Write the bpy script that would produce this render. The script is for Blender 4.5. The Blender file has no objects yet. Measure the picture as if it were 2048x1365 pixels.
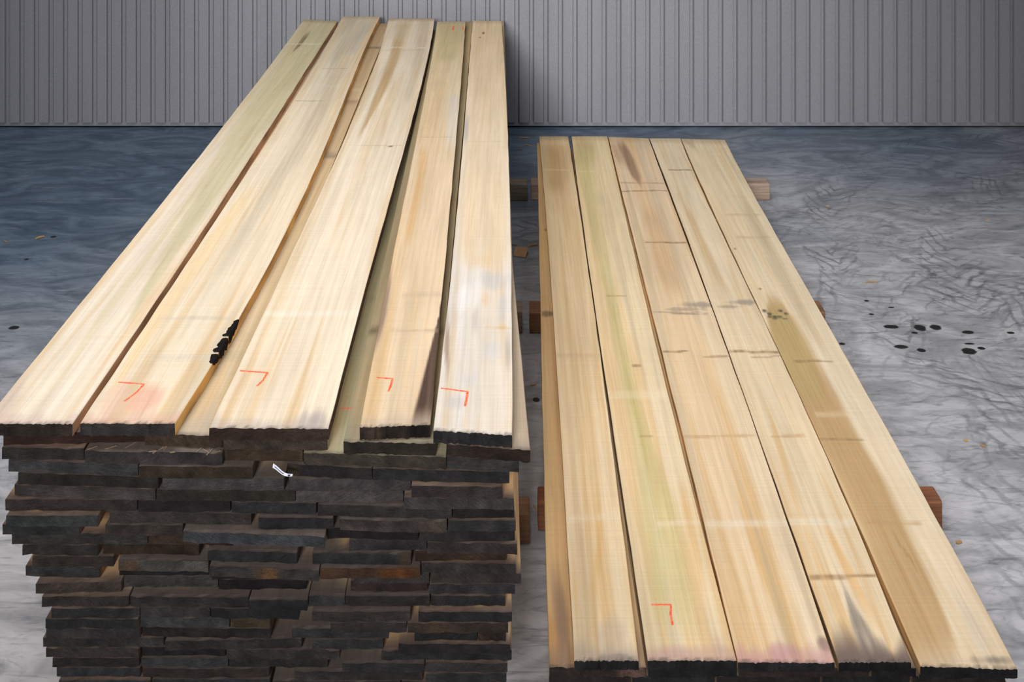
import bpy, math, random
import numpy as np

# ------------------------------------------------------------------ camera, world, lamps, exposure
F = 2100.0            # focal length in pixels of the 2048 px wide frame
V0 = 465.0            # the level line lies this many pixels above the top edge of the frame
H = 2.18              # camera height above the floor
sc = bpy.context.scene
cam = bpy.data.cameras.new('camera')
cam.sensor_width = 36.0
cam.sensor_fit = 'HORIZONTAL'
cam.lens = F / 2048.0 * 36.0
cam.shift_y = -(682.5 + V0) / 2048.0      # level camera with a lowered (perspective control) lens
cam.clip_start = 0.05
cob = bpy.data.objects.new('camera', cam)
sc.collection.objects.link(cob)
cob.location = (0, 0, H)
cob.rotation_euler = (math.pi / 2, 0, 0)
sc.camera = cob

world = bpy.data.worlds.new('hall_light')
sc.world = world
world.use_nodes = True
world.node_tree.nodes['Background'].inputs['Color'].default_value = (0.90, 0.95, 1.0, 1)
world.node_tree.nodes['Background'].inputs['Strength'].default_value = 0.17

def area_lamp(name, loc, target, size, watts, color, spread=180):
    d = bpy.data.lights.new(name, 'AREA')
    d.shape = 'RECTANGLE'
    d.size, d.size_y = size
    d.energy = watts
    d.color = color
    d.spread = math.radians(spread)
    o = bpy.data.objects.new(name, d)
    sc.collection.objects.link(o)
    o.location = loc
    v = np.array(target, float) - np.array(loc, float)
    from mathutils import Vector
    o.rotation_euler = Vector(v).to_track_quat('-Z', 'Y').to_euler()
    return o

area_lamp('overhead_light', (-1.55, 2.9, 5.3), (-0.5, 2.95, 0.3), (1.0, 3.6), 78, (1.0, 0.98, 0.975), 125)
area_lamp('overhead_light', (2.9, 2.1, 4.7), (0.9, 2.6, 0.2), (0.9, 2.6), 20, (1.0, 0.98, 0.975), 95)  # second, unseen lamp added to brighten the low stack
area_lamp('fill_behind_camera', (-1.7, -7.5, 4.6), (0.15, 6.35, 0.45), (2.8, 2.4), 41, (1.0, 0.985, 0.98), 29)  # unseen fill added behind the camera, brightens wall and board ends

sc.view_settings.view_transform = 'Standard'
sc.view_settings.look = 'None'
sc.view_settings.gamma = 1.0
sc.view_settings.use_curve_mapping = False
sc.view_settings.exposure = 0.0

# ------------------------------------------------------------------ helpers
rng = np.random.default_rng(11)

def at(u, v, z):
    """Point on the horizontal plane at height z that stands at pixel u, v of the photograph."""
    Y = (H - z) * F / (v + V0)
    return (u - 1024.0) * Y / F, Y

def lin(c):
    c = np.asarray(c, float) / 255.0
    return np.where(c <= 0.04045, c / 12.92, ((c + 0.055) / 1.055) ** 2.4)

def lin4(c):
    return (*[float(x) for x in lin(c)], 1.0)

def smooth(a, b, x):
    t = np.clip((x - a) / (b - a), 0, 1)
    return t * t * (3 - 2 * t)

def hash2(i, j, seed):
    h = np.sin(i * 127.1 + j * 311.7 + seed * 74.7) * 43758.5453
    return h - np.floor(h)

def vnoise(x, y, seed):
    x = np.asarray(x, float); y = np.asarray(y, float)
    i, j = np.floor(x), np.floor(y)
    fx, fy = x - i, y - j
    fx = fx * fx * (3 - 2 * fx); fy = fy * fy * (3 - 2 * fy)
    a = hash2(i, j, seed); b = hash2(i + 1, j, seed)
    c = hash2(i, j + 1, seed); d = hash2(i + 1, j + 1, seed)
    return (a * (1 - fx) + b * fx) * (1 - fy) + (c * (1 - fx) + d * fx) * fy

def fbm(x, y, seed, n=3):
    s = 0; a = 0.5; t = 0
    for k in range(n):
        s = s + a * vnoise(x * 2 ** k, y * 2 ** k, seed + k * 13.7); t += a; a *= 0.5
    return s / t

def tag(o, label=None, cat=None, group=None, kind=None):
    if label: o['label'] = label
    if cat: o['category'] = cat
    if group: o['group'] = group
    if kind: o['kind'] = kind
    return o

def link(name, me, parent=None, loc=(0, 0, 0)):
    o = bpy.data.objects.new(name, me)
    sc.collection.objects.link(o)
    o.location = loc
    if parent: o.parent = parent
    return o

def mesh(name, verts, faces, mats, fmat=None, corner=None):
    me = bpy.data.meshes.new(name)
    me.from_pydata([tuple(map(float, v)) for v in verts], [], [tuple(f) for f in faces])
    for m in mats: me.materials.append(m)
    if fmat is not None:
        me.polygons.foreach_set('material_index', np.asarray(fmat, np.int32))
    if corner is not None:
        at_ = me.color_attributes.new('tone', 'FLOAT_COLOR', 'CORNER')
        c4 = np.ones((len(corner), 4), np.float32); c4[:, :3] = corner
        at_.data.foreach_set('color', c4.ravel())
    me.update()
    return me

# ------------------------------------------------------------------ materials
def new_mat(name):
    m = bpy.data.materials.new(name); m.use_nodes = True
    nt = m.node_tree
    return m, nt, nt.nodes['Principled BSDF']

class NB:
    """small node builder"""
    def __init__(s, nt): s.nt = nt
    def n(s, t, **kw):
        x = s.nt.nodes.new(t)
        for k, v in kw.items(): setattr(x, k, v)
        return x
    def put(s, sock, v):
        if hasattr(v, 'is_output') or isinstance(v, bpy.types.NodeSocket): s.nt.links.new(v, sock)
        else: sock.default_value = v
    def math(s, op, a, b=0.0, clamp=False):
        x = s.n('ShaderNodeMath', operation=op, use_clamp=clamp)
        s.put(x.inputs[0], a); s.put(x.inputs[1], b); return x.outputs[0]
    def vmath(s, op, a, b=(0, 0, 0)):
        x = s.n('ShaderNodeVectorMath', operation=op)
        s.put(x.inputs[0], a); s.put(x.inputs[1], b)
        return x.outputs['Value'] if op in ('LENGTH', 'DISTANCE', 'DOT_PRODUCT') else x.outputs[0]
    def mix(s, f, a, b, blend='MIX'):
        x = s.n('ShaderNodeMix', data_type='RGBA', blend_type=blend)
        s.put(x.inputs[0], f); s.put(x.inputs[6], a); s.put(x.inputs[7], b); return x.outputs[2]
    def noise(s, vec, scale=1.0, detail=3.0, rough=0.55, dist=0.0):
        x = s.n('ShaderNodeTexNoise')
        s.put(x.inputs['Vector'], vec); x.inputs['Scale'].default_value = scale
        x.inputs['Detail'].default_value = detail; x.inputs['Roughness'].default_value = rough
        x.inputs['Distortion'].default_value = dist
        return x.outputs[0]
    def ramp(s, f, a, b, va=0.0, vb=1.0, smooth=True):
        x = s.n('ShaderNodeMapRange')
        if smooth: x.interpolation_type = 'SMOOTHSTEP'
        s.put(x.inputs[0], f)
        for i, v in enumerate((a, b, va, vb)): s.put(x.inputs[i + 1], v)
        return x.outputs[0]
    def bump(s, h, strength, dist):
        x = s.n('ShaderNodeBump'); x.inputs['Strength'].default_value = strength
        x.inputs['Distance'].default_value = dist; s.put(x.inputs['Height'], h); return x.outputs[0]

def wood_mat():
    m, nt, p = new_mat('sawn_wood'); b = NB(nt)
    tone = b.n('ShaderNodeAttribute', attribute_name='tone').outputs['Color']
    co = b.n('ShaderNodeTexCoord').outputs['Object']
    rnd = b.n('ShaderNodeObjectInfo').outputs['Random']
    off = b.n('ShaderNodeCombineXYZ'); b.put(off.inputs[0], b.math('MULTIPLY', rnd, 37.0)); b.put(off.inputs[1], b.math('MULTIPLY', rnd, 91.0))
    q = b.vmath('ADD', co, off.outputs[0])
    g1 = b.noise(b.vmath('MULTIPLY', q, (90, 1.6, 40)), 1.0, 4, 0.65, 0.6)
    g2 = b.noise(b.vmath('MULTIPLY', q, (420, 7.0, 200)), 1.0, 3, 0.6)
    saw = b.noise(b.vmath('MULTIPLY', q, (2.5, 160, 2.5)), 1.0, 3, 0.6)
    blot = b.noise(b.vmath('MULTIPLY', q, (14, 2.2, 8)), 1.0, 4, 0.6)
    f1 = b.ramp(g1, 0.25, 0.75, 0.93, 1.05)
    f2 = b.ramp(g2, 0.25, 0.75, 0.96, 1.03)
    f3 = b.ramp(saw, 0.25, 0.75, 0.965, 1.03)
    f4 = b.ramp(blot, 0.3, 0.75, 0.94, 1.05)
    f = b.math('MULTIPLY', b.math('MULTIPLY', f1, f2), b.math('MULTIPLY', f3, f4))
    sc_ = b.n('ShaderNodeVectorMath', operation='SCALE'); b.put(sc_.inputs[0], tone); b.put(sc_.inputs['Scale'], f)
    warm = b.mix(b.ramp(g1, 0.3, 0.6, 0.22, 0.0), sc_.outputs[0], (0.93, 0.80, 0.60, 1), 'MULTIPLY')
    b.put(p.inputs['Base Color'], warm)
    p.inputs['Roughness'].default_value = 0.72
    p.inputs['Specular IOR Level'].default_value = 0.25
    h = b.math('ADD', b.math('MULTIPLY', saw, 0.8), b.math('MULTIPLY', g2, 0.7))
    b.put(p.inputs['Normal'], b.bump(h, 0.35, 0.0012))
    return m

def end_mat():
    m, nt, p = new_mat('weathered_end_grain'); b = NB(nt)
    tone = b.n('ShaderNodeAttribute', attribute_name='tone').outputs['Color']
    co = b.n('ShaderNodeTexCoord').outputs['Object']
    rnd = b.n('ShaderNodeObjectInfo').outputs['Random']
    off = b.n('ShaderNodeCombineXYZ'); b.put(off.inputs[0], b.math('MULTIPLY', rnd, 37.0)); b.put(off.inputs[2], b.math('MULTIPLY', rnd, 71.0))
    rot = b.n('ShaderNodeVectorRotate', rotation_type='Y_AXIS')
    b.put(rot.inputs['Vector'], co); b.put(rot.inputs['Angle'], b.math('MULTIPLY', b.math('SUBTRACT', rnd, 0.5), 1.5))
    q = b.vmath('ADD', rot.outputs[0], off.outputs[0])
    lines = b.noise(b.vmath('MULTIPLY', q, (40, 1, 420)), 1.0, 4, 0.7, 0.4)
    blot = b.noise(b.vmath('ADD', co, off.outputs[0]), 28.0, 4, 0.6)
    grit = b.noise(b.vmath('ADD', co, off.outputs[0]), 420.0, 2, 0.6)
    f = b.math('MULTIPLY', b.ramp(lines, 0.25, 0.75, 0.62, 1.32), b.ramp(blot, 0.25, 0.75, 0.65, 1.35))
    f = b.math('MULTIPLY', f, b.ramp(grit, 0.2, 0.8, 0.7, 1.3))
    sc_ = b.n('ShaderNodeVectorMath', operation='SCALE'); b.put(sc_.inputs[0], tone); b.put(sc_.inputs['Scale'], f)
    b.put(p.inputs['Base Color'], sc_.outputs[0])
    p.inputs['Roughness'].default_value = 0.85
    p.inputs['Specular IOR Level'].default_value = 0.15
    b.put(p.inputs['Normal'], b.bump(b.math('ADD', lines, grit), 0.6, 0.0015))
    return m

def plain_mat(name, rgb, rough=0.7, var=0.25, scale=30.0, spec=0.3):
    m, nt, p = new_mat(name); b = NB(nt)
    co = b.n('ShaderNodeTexCoord').outputs['Object']
    n = b.noise(co, scale, 4, 0.6)
    c = b.mix(1.0, lin4(rgb), (1, 1, 1, 1), 'MULTIPLY')
    s = b.n('ShaderNodeVectorMath', operation='SCALE'); b.put(s.inputs[0], c); b.put(s.inputs['Scale'], b.ramp(n, 0.2, 0.8, 1 - var, 1 + var))
    b.put(p.inputs['Base Color'], s.outputs[0])
    p.inputs['Roughness'].default_value = rough
    p.inputs['Specular IOR Level'].default_value = spec
    return m

WOOD = wood_mat(); ENDG = end_mat()

def crayon_mat():
    m, nt, p = new_mat('orange_crayon'); b = NB(nt)
    n = b.noise(b.n('ShaderNodeTexCoord').outputs['Object'], 260, 3, 0.6)
    b.put(p.inputs['Base Color'], b.mix(b.ramp(n, 0.3, 0.75), lin4((242, 80, 40)), lin4((250, 150, 110))))
    p.inputs['Roughness'].default_value = 0.6
    return m
CRAYON = crayon_mat()

def floor_mat():
    m, nt, p = new_mat('power_floated_concrete'); b = NB(nt)
    co = b.n('ShaderNodeTexCoord').outputs['Object']
    sep = b.n('ShaderNodeSeparateXYZ'); b.put(sep.inputs[0], co)
    X, Y = sep.outputs[0], sep.outputs[1]
    big = b.noise(co, 0.55, 4, 0.55, 0.6)
    swirl = b.noise(b.vmath('MULTIPLY', co, (1.3, 3.0, 1)), 1.6, 6, 0.62, 2.2)
    fine = b.noise(b.vmath('MULTIPLY', co, (3.0, 9.0, 1)), 3.0, 5, 0.65, 1.2)
    scr = b.noise(b.vmath('MULTIPLY', co, (2.2, 30, 1)), 1.6, 4, 0.6, 1.6)
    grey = b.mix(b.ramp(swirl, 0.3, 0.7), lin4((158, 158, 161)), lin4((206, 205, 208)))
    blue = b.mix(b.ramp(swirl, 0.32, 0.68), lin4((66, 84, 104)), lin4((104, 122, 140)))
    # turns from dark blue to paler grey towards the right and the front
    blue_amount = b.math('ADD', b.math('ADD', b.math('MULTIPLY', X, -0.16), b.math('MULTIPLY', b.math('SUBTRACT', Y, 3.6), 0.34)), b.math('MULTIPLY', b.math('SUBTRACT', big, 0.5), 1.2))
    c = b.mix(b.ramp(blue_amount, -0.15, 0.95), grey, blue)
    c = b.mix(b.math('MULTIPLY', b.ramp(fine, 0.5, 0.74), 0.45), c, lin4((62, 72, 82)))
    c = b.mix(b.math('MULTIPLY', b.ramp(scr, 0.56, 0.75), 0.45), c, lin4((66, 76, 88)))
    c = b.mix(b.math('MULTIPLY', b.ramp(scr, 0.40, 0.25), 0.30), c, lin4((190, 196, 204)))
    # tyre tracks: curved bands of slanted tread bars
    wob = b.noise(co, 2.2, 3, 0.6)
    big2 = b.noise(co, 1.7, 4, 0.65, 0.8)
    cont = b.noise(b.vmath('MULTIPLY', co, (0.8, 1.7, 1)), 2.0, 2.5, 0.55, 1.6)
    cl = b.math('MULTIPLY', b.ramp(b.math('ABSOLUTE', b.math('SUBTRACT', cont, 0.5)), 0.020, 0.004), b.ramp(b.math('SUBTRACT', X, b.math('MULTIPLY', big2, 0.8)), 0.6, 1.3, 0.10, 0.45))
    cl = b.math('MULTIPLY', cl, b.ramp(Y, 4.6, 5.6, 1.0, 0.25))
    c = b.mix(b.math('MULTIPLY', cl, b.ramp(fine, 0.3, 0.6, 0.3, 1.0)), c, lin4((84, 88, 92)))
    cont2 = b.noise(b.vmath('MULTIPLY', co, (1.1, 2.4, 1)), 3.4, 2.5, 0.55, 2.0)
    cl2 = b.ramp(b.math('ABSOLUTE', b.math('SUBTRACT', cont2, 0.5)), 0.022, 0.003)
    c = b.mix(b.math('MULTIPLY', cl2, b.ramp(big2, 0.45, 0.65, 0.0, 0.35)), c, lin4((90, 94, 100)))
    for (cx, cy, r, hw, rep, st) in TRACKS:
        d = b.vmath('SUBTRACT', co, (cx, cy, 0))
        dist = b.vmath('LENGTH', b.vmath('MULTIPLY', d, (1, 1, 0)))
        ds = b.n('ShaderNodeSeparateXYZ'); b.put(ds.inputs[0], d)
        ang = b.math('ARCTAN2', ds.outputs[1], ds.outputs[0])
        rel = b.math('ADD', b.math('SUBTRACT', dist, r), b.math('MULTIPLY', b.math('SUBTRACT', wob, 0.5), 0.30))
        band = b.ramp(b.math('ABSOLUTE', rel), hw, hw * 0.75)
        ph = b.math('ADD', b.math('MULTIPLY', ang, r * rep), b.math('MULTIPLY', b.math('ABSOLUTE', rel), rep * 1.4))
        ph = b.math('ADD', ph, b.math('MULTIPLY', fine, 3.0))
        bars = b.ramp(b.math('SINE', ph), 0.35, 0.95)
        edge = b.math('MULTIPLY', b.ramp(b.math('ABSOLUTE', b.math('SUBTRACT', b.math('ABSOLUTE', rel), hw * 0.82)), hw * 0.10, 0.0), 0.7)
        k = b.math('MULTIPLY', b.math('MULTIPLY', b.math('MAXIMUM', bars, edge), band), b.math('MULTIPLY', b.ramp(swirl, 0.3, 0.55, 0.25, 1.0), st))
        k = b.math('MULTIPLY', k, b.ramp(big2, 0.42, 0.62, 0.15, 1.0)); c = b.mix(k, c, lin4((58, 60, 63)))
    # black drips with an outline of their own
    for (u, v, ru, rv) in DRIPS:
        x, y = at(u, v, 0)
        sx = 1.0 / (ru * y / F); sy = 1.0 / (rv * y / (v + V0))
        d = b.vmath('MULTIPLY', b.vmath('SUBTRACT', co, (x, y, 0)), (sx, sy, 0))
        dist = b.math('ADD', b.vmath('LENGTH', d), b.math('MULTIPLY', b.math('SUBTRACT', fine, 0.5), 0.9))
        c = b.mix(b.ramp(dist, 1.1, 0.8), c, lin4((38, 36, 34)))
    b.put(p.inputs['Base Color'], c)
    b.put(p.inputs['Roughness'], b.ramp(swirl, 0.3, 0.7, 0.42, 0.62))
    p.inputs['Specular IOR Level'].default_value = 0.35
    b.put(p.inputs['Normal'], b.bump(b.math('ADD', fine, swirl), 0.12, 0.004))
    return m

TRACKS = [(3.05, 4.55, 1.62, 0.13, 75, 0.6), (3.6, 4.1, 1.75, 0.16, 70, 0.4), (2.2, 1.9, 2.55, 0.15, 60, 0.45),
          (1.9, 2.3, 1.55, 0.14, 60, 0.4), (0.6, 8.2, 3.3, 0.15, 65, 0.5), (4.4, 2.2, 3.0, 0.2, 60, 0.4)]
DRIPS = [(1782, 654, 15, 4), (1840, 656, 12, 7), (1871, 655, 12, 6), (1829, 666, 7, 2.5), (1936, 665, 14, 4), (2021, 666, 8, 2.5),
         (1802, 694, 14, 4), (1843, 701, 10, 4), (1938, 703, 15, 7), (1963, 697, 8, 3), (1939, 688, 11, 2), (1684, 688, 6, 2.5),
         (1743, 629, 6, 2), (1733, 602, 5, 1.8), (1782, 615, 6, 1.6), (28, 656, 12, 4), (1072, 800, 8, 5), (53, 519, 5, 2), (107, 474, 6, 2)]

def wall_mat():
    m, nt, p = new_mat('grey_textured_sheet'); b = NB(nt)
    co = b.n('ShaderNodeTexCoord').outputs['Object']
    n1 = b.noise(co, 170, 2, 0.6); n2 = b.noise(b.vmath('MULTIPLY', co, (3, 3, 0.4)), 1.0, 3, 0.5)
    f = b.math('MULTIPLY', b.ramp(n1, 0.25, 0.75, 0.90, 1.10), b.ramp(n2, 0.3, 0.7, 0.94, 1.05))
    s = b.n('ShaderNodeVectorMath', operation='SCALE'); b.put(s.inputs[0], b.mix(0.0, lin4((146, 146, 152)), (0, 0, 0, 1))); b.put(s.inputs['Scale'], f)
    b.put(p.inputs['Base Color'], s.outputs[0])
    p.inputs['Roughness'].default_value = 0.6
    b.put(p.inputs['Normal'], b.bump(n1, 0.5, 0.0015))
    return m

# ------------------------------------------------------------------ the setting
def build_setting():
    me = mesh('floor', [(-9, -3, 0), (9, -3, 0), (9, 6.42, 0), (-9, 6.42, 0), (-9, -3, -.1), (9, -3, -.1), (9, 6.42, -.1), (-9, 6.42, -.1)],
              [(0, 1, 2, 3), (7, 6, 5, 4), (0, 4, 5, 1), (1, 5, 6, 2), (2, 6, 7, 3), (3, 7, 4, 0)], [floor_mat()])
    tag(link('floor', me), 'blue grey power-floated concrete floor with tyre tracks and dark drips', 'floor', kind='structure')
    # ribbed sheet wall: a flat sheet with shallow raised panels, standing just above the floor
    yb, yf, z0, z1, zp = 6.350, 6.337, 0.013, 4.6, 0.0365
    V, Fc, flat_shade = [], [], []
    def quad(a, b_, c, d):
        i = len(V); V.extend([a, b_, c, d]); Fc.append((i, i + 1, i + 2, i + 3))
    x0, x1 = -9.0, 9.0
    quad((x0, yb, z0), (x1, yb, z0), (x1, yb, z1), (x0, yb, z1))
    quad((x0, yb, z0), (x0, yb + .05, z0), (x1, yb + .05, z0), (x1, yb, z0))
    quad((x0, yb + .05, z0), (x0, yb + .05, z1), (x1, yb + .05, z1), (x1, yb + .05, z0))
    pitch = 29.13 * yf / F
    xs = (1067.0 - 1024.0) * yf / F
    k0 = int((x0 - xs) / pitch) + 1; k1 = int((x1 - xs) / pitch) - 1
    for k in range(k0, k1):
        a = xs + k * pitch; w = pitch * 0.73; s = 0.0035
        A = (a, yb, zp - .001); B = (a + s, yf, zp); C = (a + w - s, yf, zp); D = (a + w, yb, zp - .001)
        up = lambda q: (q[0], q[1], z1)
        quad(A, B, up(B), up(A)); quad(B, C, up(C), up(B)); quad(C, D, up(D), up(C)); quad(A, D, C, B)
        i = len(V); V.extend([(a - .0045, yb - .0012, zp), (a + .0004, yb - .0012, zp), (a + .0004, yb - .0012, z1), (a - .0045, yb - .0012, z1)]); Fc.append((i, i + 1, i + 2, i + 3)); flat_shade.append(len(Fc) - 1)  # dark strip painting the shaded left side of each raised panel
        i = len(V); V.extend([(a + .002, yb - .0012, zp - .0034), (a + w - .002, yb - .0012, zp - .0034), (a + w - .002, yb - .0012, zp), (a + .002, yb - .0012, zp)]); Fc.append((i, i + 1, i + 2, i + 3)); flat_shade.append(len(Fc) - 1)  # dark dash painting the shadow below each raised panel
        for zs in (0.548, 0.288):            # small rivet heads in the groove
            if abs(a) < 3.4:
                cx = a + w + (pitch - w) * 0.5; r = 0.003
                ring = [(cx + r * math.cos(t), yb - .0001, zs + r * math.sin(t)) for t in np.linspace(0, 2 * math.pi, 7)[:-1]]
                i = len(V); V.extend(ring); V.append((cx, yb - .003, zs))
                for j in range(6): Fc.append((i + j, i + (j + 1) % 6, i + 6))
    flat_shade_set = set(flat_shade)
    tag(link('wall_back', mesh('wall_back', V, Fc, [wall_mat(), plain_mat('flat_shade_line', (104, 104, 109), .7, .1, 40)], [1 if f in flat_shade_set else 0 for f in range(len(Fc))])), 'grey ribbed sheet wall with narrow vertical grooves behind the boards', 'wall', kind='structure')
    # black strip put in for the shadow in the gap under the wall
    def bx(x0, x1, y0, y1, z0, z1):
        v = [(x, y, z) for z in (z0, z1) for y in (y0, y1) for x in (x0, x1)]
        return v, [(0, 2, 3, 1), (4, 5, 7, 6), (0, 1, 5, 4), (2, 6, 7, 3), (0, 4, 6, 2), (1, 3, 7, 5)]
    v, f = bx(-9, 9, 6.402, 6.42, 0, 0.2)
    tag(link('gap_shade_1', mesh('gap_shade_1', v, f, [plain_mat('gap_shade_black', (24, 24, 26))])), 'black strip standing in for shadow in the gap under the ribbed wall', 'gap_shade', kind='structure')
build_setting()
def dimming_wall(name, x, label):
    v = [(x + a, y, z) for z in (0, 4.6) for y in (3.4, 6.33) for a in (0, .12)]
    f = [(0, 2, 3, 1), (4, 5, 7, 6), (0, 1, 5, 4), (2, 6, 7, 3), (0, 4, 6, 2), (1, 3, 7, 5)]
    tag(link(name, mesh(name, v, f, [plain_mat('dark_light_blocker', (62, 62, 64), .9, .15, 6)])), label, 'wall', kind='structure')
dimming_wall('corner_dimming_wall', 3.45, 'added unseen dark wall dimming the corner beyond the right edge')  # unseen wall added to dim the far right corner

# ------------------------------------------------------------------ boards
def wood_paint(spec):
    """Returns f(X, Y, s, t, w) -> linear colour; spec holds the heartwood bands, stains, knots and saw lines of one board."""
    seed = spec['seed']
    base = np.array(spec.get('base', (232, 212, 180)), float)
    far = np.array(spec.get('far', base), float)
    warm = np.array(spec.get('warm', (226, 180, 122)), float)
    zt = spec['z']
    def f(X, Y, s, t, w):
        xm = t * w
        wp = (vnoise(s * 0.9, t * 2, seed + 5) - .5) * 0.03
        g1 = fbm((xm + wp) * 22 + seed, s * 0.28, seed, 3)
        g2 = fbm((xm + wp) * 75, s * 0.5, seed + 2, 3)
        g3 = vnoise(xm * 240, s * 1.2, seed + 3)
        L = np.max(s)
        m = smooth(0.35, 1.0, s / L)[..., None]
        c = base * (1 - m) + far * m
        a = spec.get('streak', 0.5)
        c = c + (warm - c) * (smooth(0.5, 0.82, g1) * a * 0.75)[..., None]
        pale = np.array(spec.get('pale', (243, 230, 208)), float)
        c = c + (pale - c) * (smooth(0.5, 0.2, g1) * a * 0.5)[..., None]
        fl = smooth(0.52, 0.72, fbm((xm + wp * 1.5) * 34, s * 0.9, seed + 51, 3)) * (0.55 + 0.45 * smooth(1.6, 0.2, s)) * spec.get('flame', 0.45)
        c = c + (np.array(spec.get('flamecol', (224, 180, 120)), float) - c) * fl[..., None]
        gy = smooth(0.60, 0.78, fbm((xm + wp) * 20 + 9, s * 0.5, seed + 61, 3)) * spec.get('dull', 0.35)
        c = c + (np.array((190, 172, 142), float) - c) * gy[..., None]
        c = c * (0.965 + 0.06 * g2 + 0.02 * (g3 - .5))[..., None]
        for bd in spec.get('bands', ()):
            pts, col, st, soft = bd
            P = np.array([(*at(u, v, zt), hw * at(u, v, zt)[1] / F) for (u, v, hw) in pts])
            o = np.argsort(P[:, 1]); P = P[o]
            xc = np.interp(Y, P[:, 1], P[:, 0]); hw = np.interp(Y, P[:, 1], P[:, 2])
            nz = (fbm(xm * 30, s * 1.3, seed + 21) - .5) * 0.9
            e = np.abs(X - xc) / np.maximum(hw, 1e-4) + nz * soft
            k = smooth(1 + soft, 1 - soft, e)
            pad = 0.10
            k = k * smooth(P[0, 1] - pad, P[0, 1] + pad, Y) * smooth(P[-1, 1] + pad, P[-1, 1] - pad, Y)
            k = k * (0.75 + 0.5 * (fbm(xm * 60, s * 0.8, seed + 31) - .3))
            c = c + (np.array(col, float) - c) * np.clip(k * st, 0, 1)[..., None]
        for (u, v, ru, rv, col, st) in spec.get('stains', ()):
            x, y = at(u, v, zt)
            rx = ru * y / F; ry = rv * y / (v + V0)
            e = np.sqrt(((X - x) / rx) ** 2 + ((Y - y) / ry) ** 2) + (fbm(X * 40, Y * 6, seed + 7) - .5) * 1.1
            c = c + (np.array(col, float) - c) * np.clip(smooth(1.15, 0.35, e) * st, 0, 1)[..., None]
        for (v, col, st, t0, t1, hw) in spec.get('lines', ()):
            y = at(1024, v, zt)[1]
            e = np.abs(Y - y + (vnoise(t * 4, t * 0, seed + v) - .5) * 0.006 + (t - .5) * .008 * math.sin(v))
            k = smooth(hw, hw * 0.3, e) * smooth(t0 - .03, t0 + .03, t) * smooth(t1 + .03, t1 - .03, t) * (0.5 + 0.6 * vnoise(t * 15, s * 0, seed + v))
            c = c + (np.array(col, float) - c) * np.clip(k * st, 0, 1)[..., None]
        # dirty, dried out last centimetres of the board
        es = spec.get('endstain', 0.5)
        reach = 0.012 + 0.085 * fbm(t * 7, s * 0, seed + 9) * spec.get('endreach', 1.0)
        k = smooth(reach, reach * 0.1, s) * es
        c = c + (np.array(spec.get('endcol', (168, 152, 146)), float) - c) * k[..., None]
        k = smooth(0.010, 0.001, s + 0.016 * (fbm(t * 26, s * 60, seed + 4) - .42)) * 0.5
        c = c + (np.array((70, 62, 58), float) - c) * k[..., None]
        k = smooth(L - 0.10, L, s) * spec.get('farstain', 0.35)
        c = c + (np.array((150, 128, 98), float) - c) * k[..., None]
        c = c + (c.mean(-1, keepdims=True) - c) * spec.get('mute', 0.10)
        return lin(np.clip(c, 4, 252))
    return f

END_GAIN = 0.76
def end_paint(col, seed, patches=()):
    col = np.array(col, float)
    def f(t, h):
        n = fbm(t * 5, h * 0.8, seed, 3)
        c = col * END_GAIN * (0.72 + 0.56 * n)[..., None]
        for (t0, t1, pc, st) in patches:
            k = smooth(t0 - .06, t0 + .06, t) * smooth(t1 + .06, t1 - .06, t) * st
            c = c + (np.array(pc, float) * 0.68 - c) * k[..., None]
        return lin(np.clip(c, 3, 250))
    return f

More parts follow.
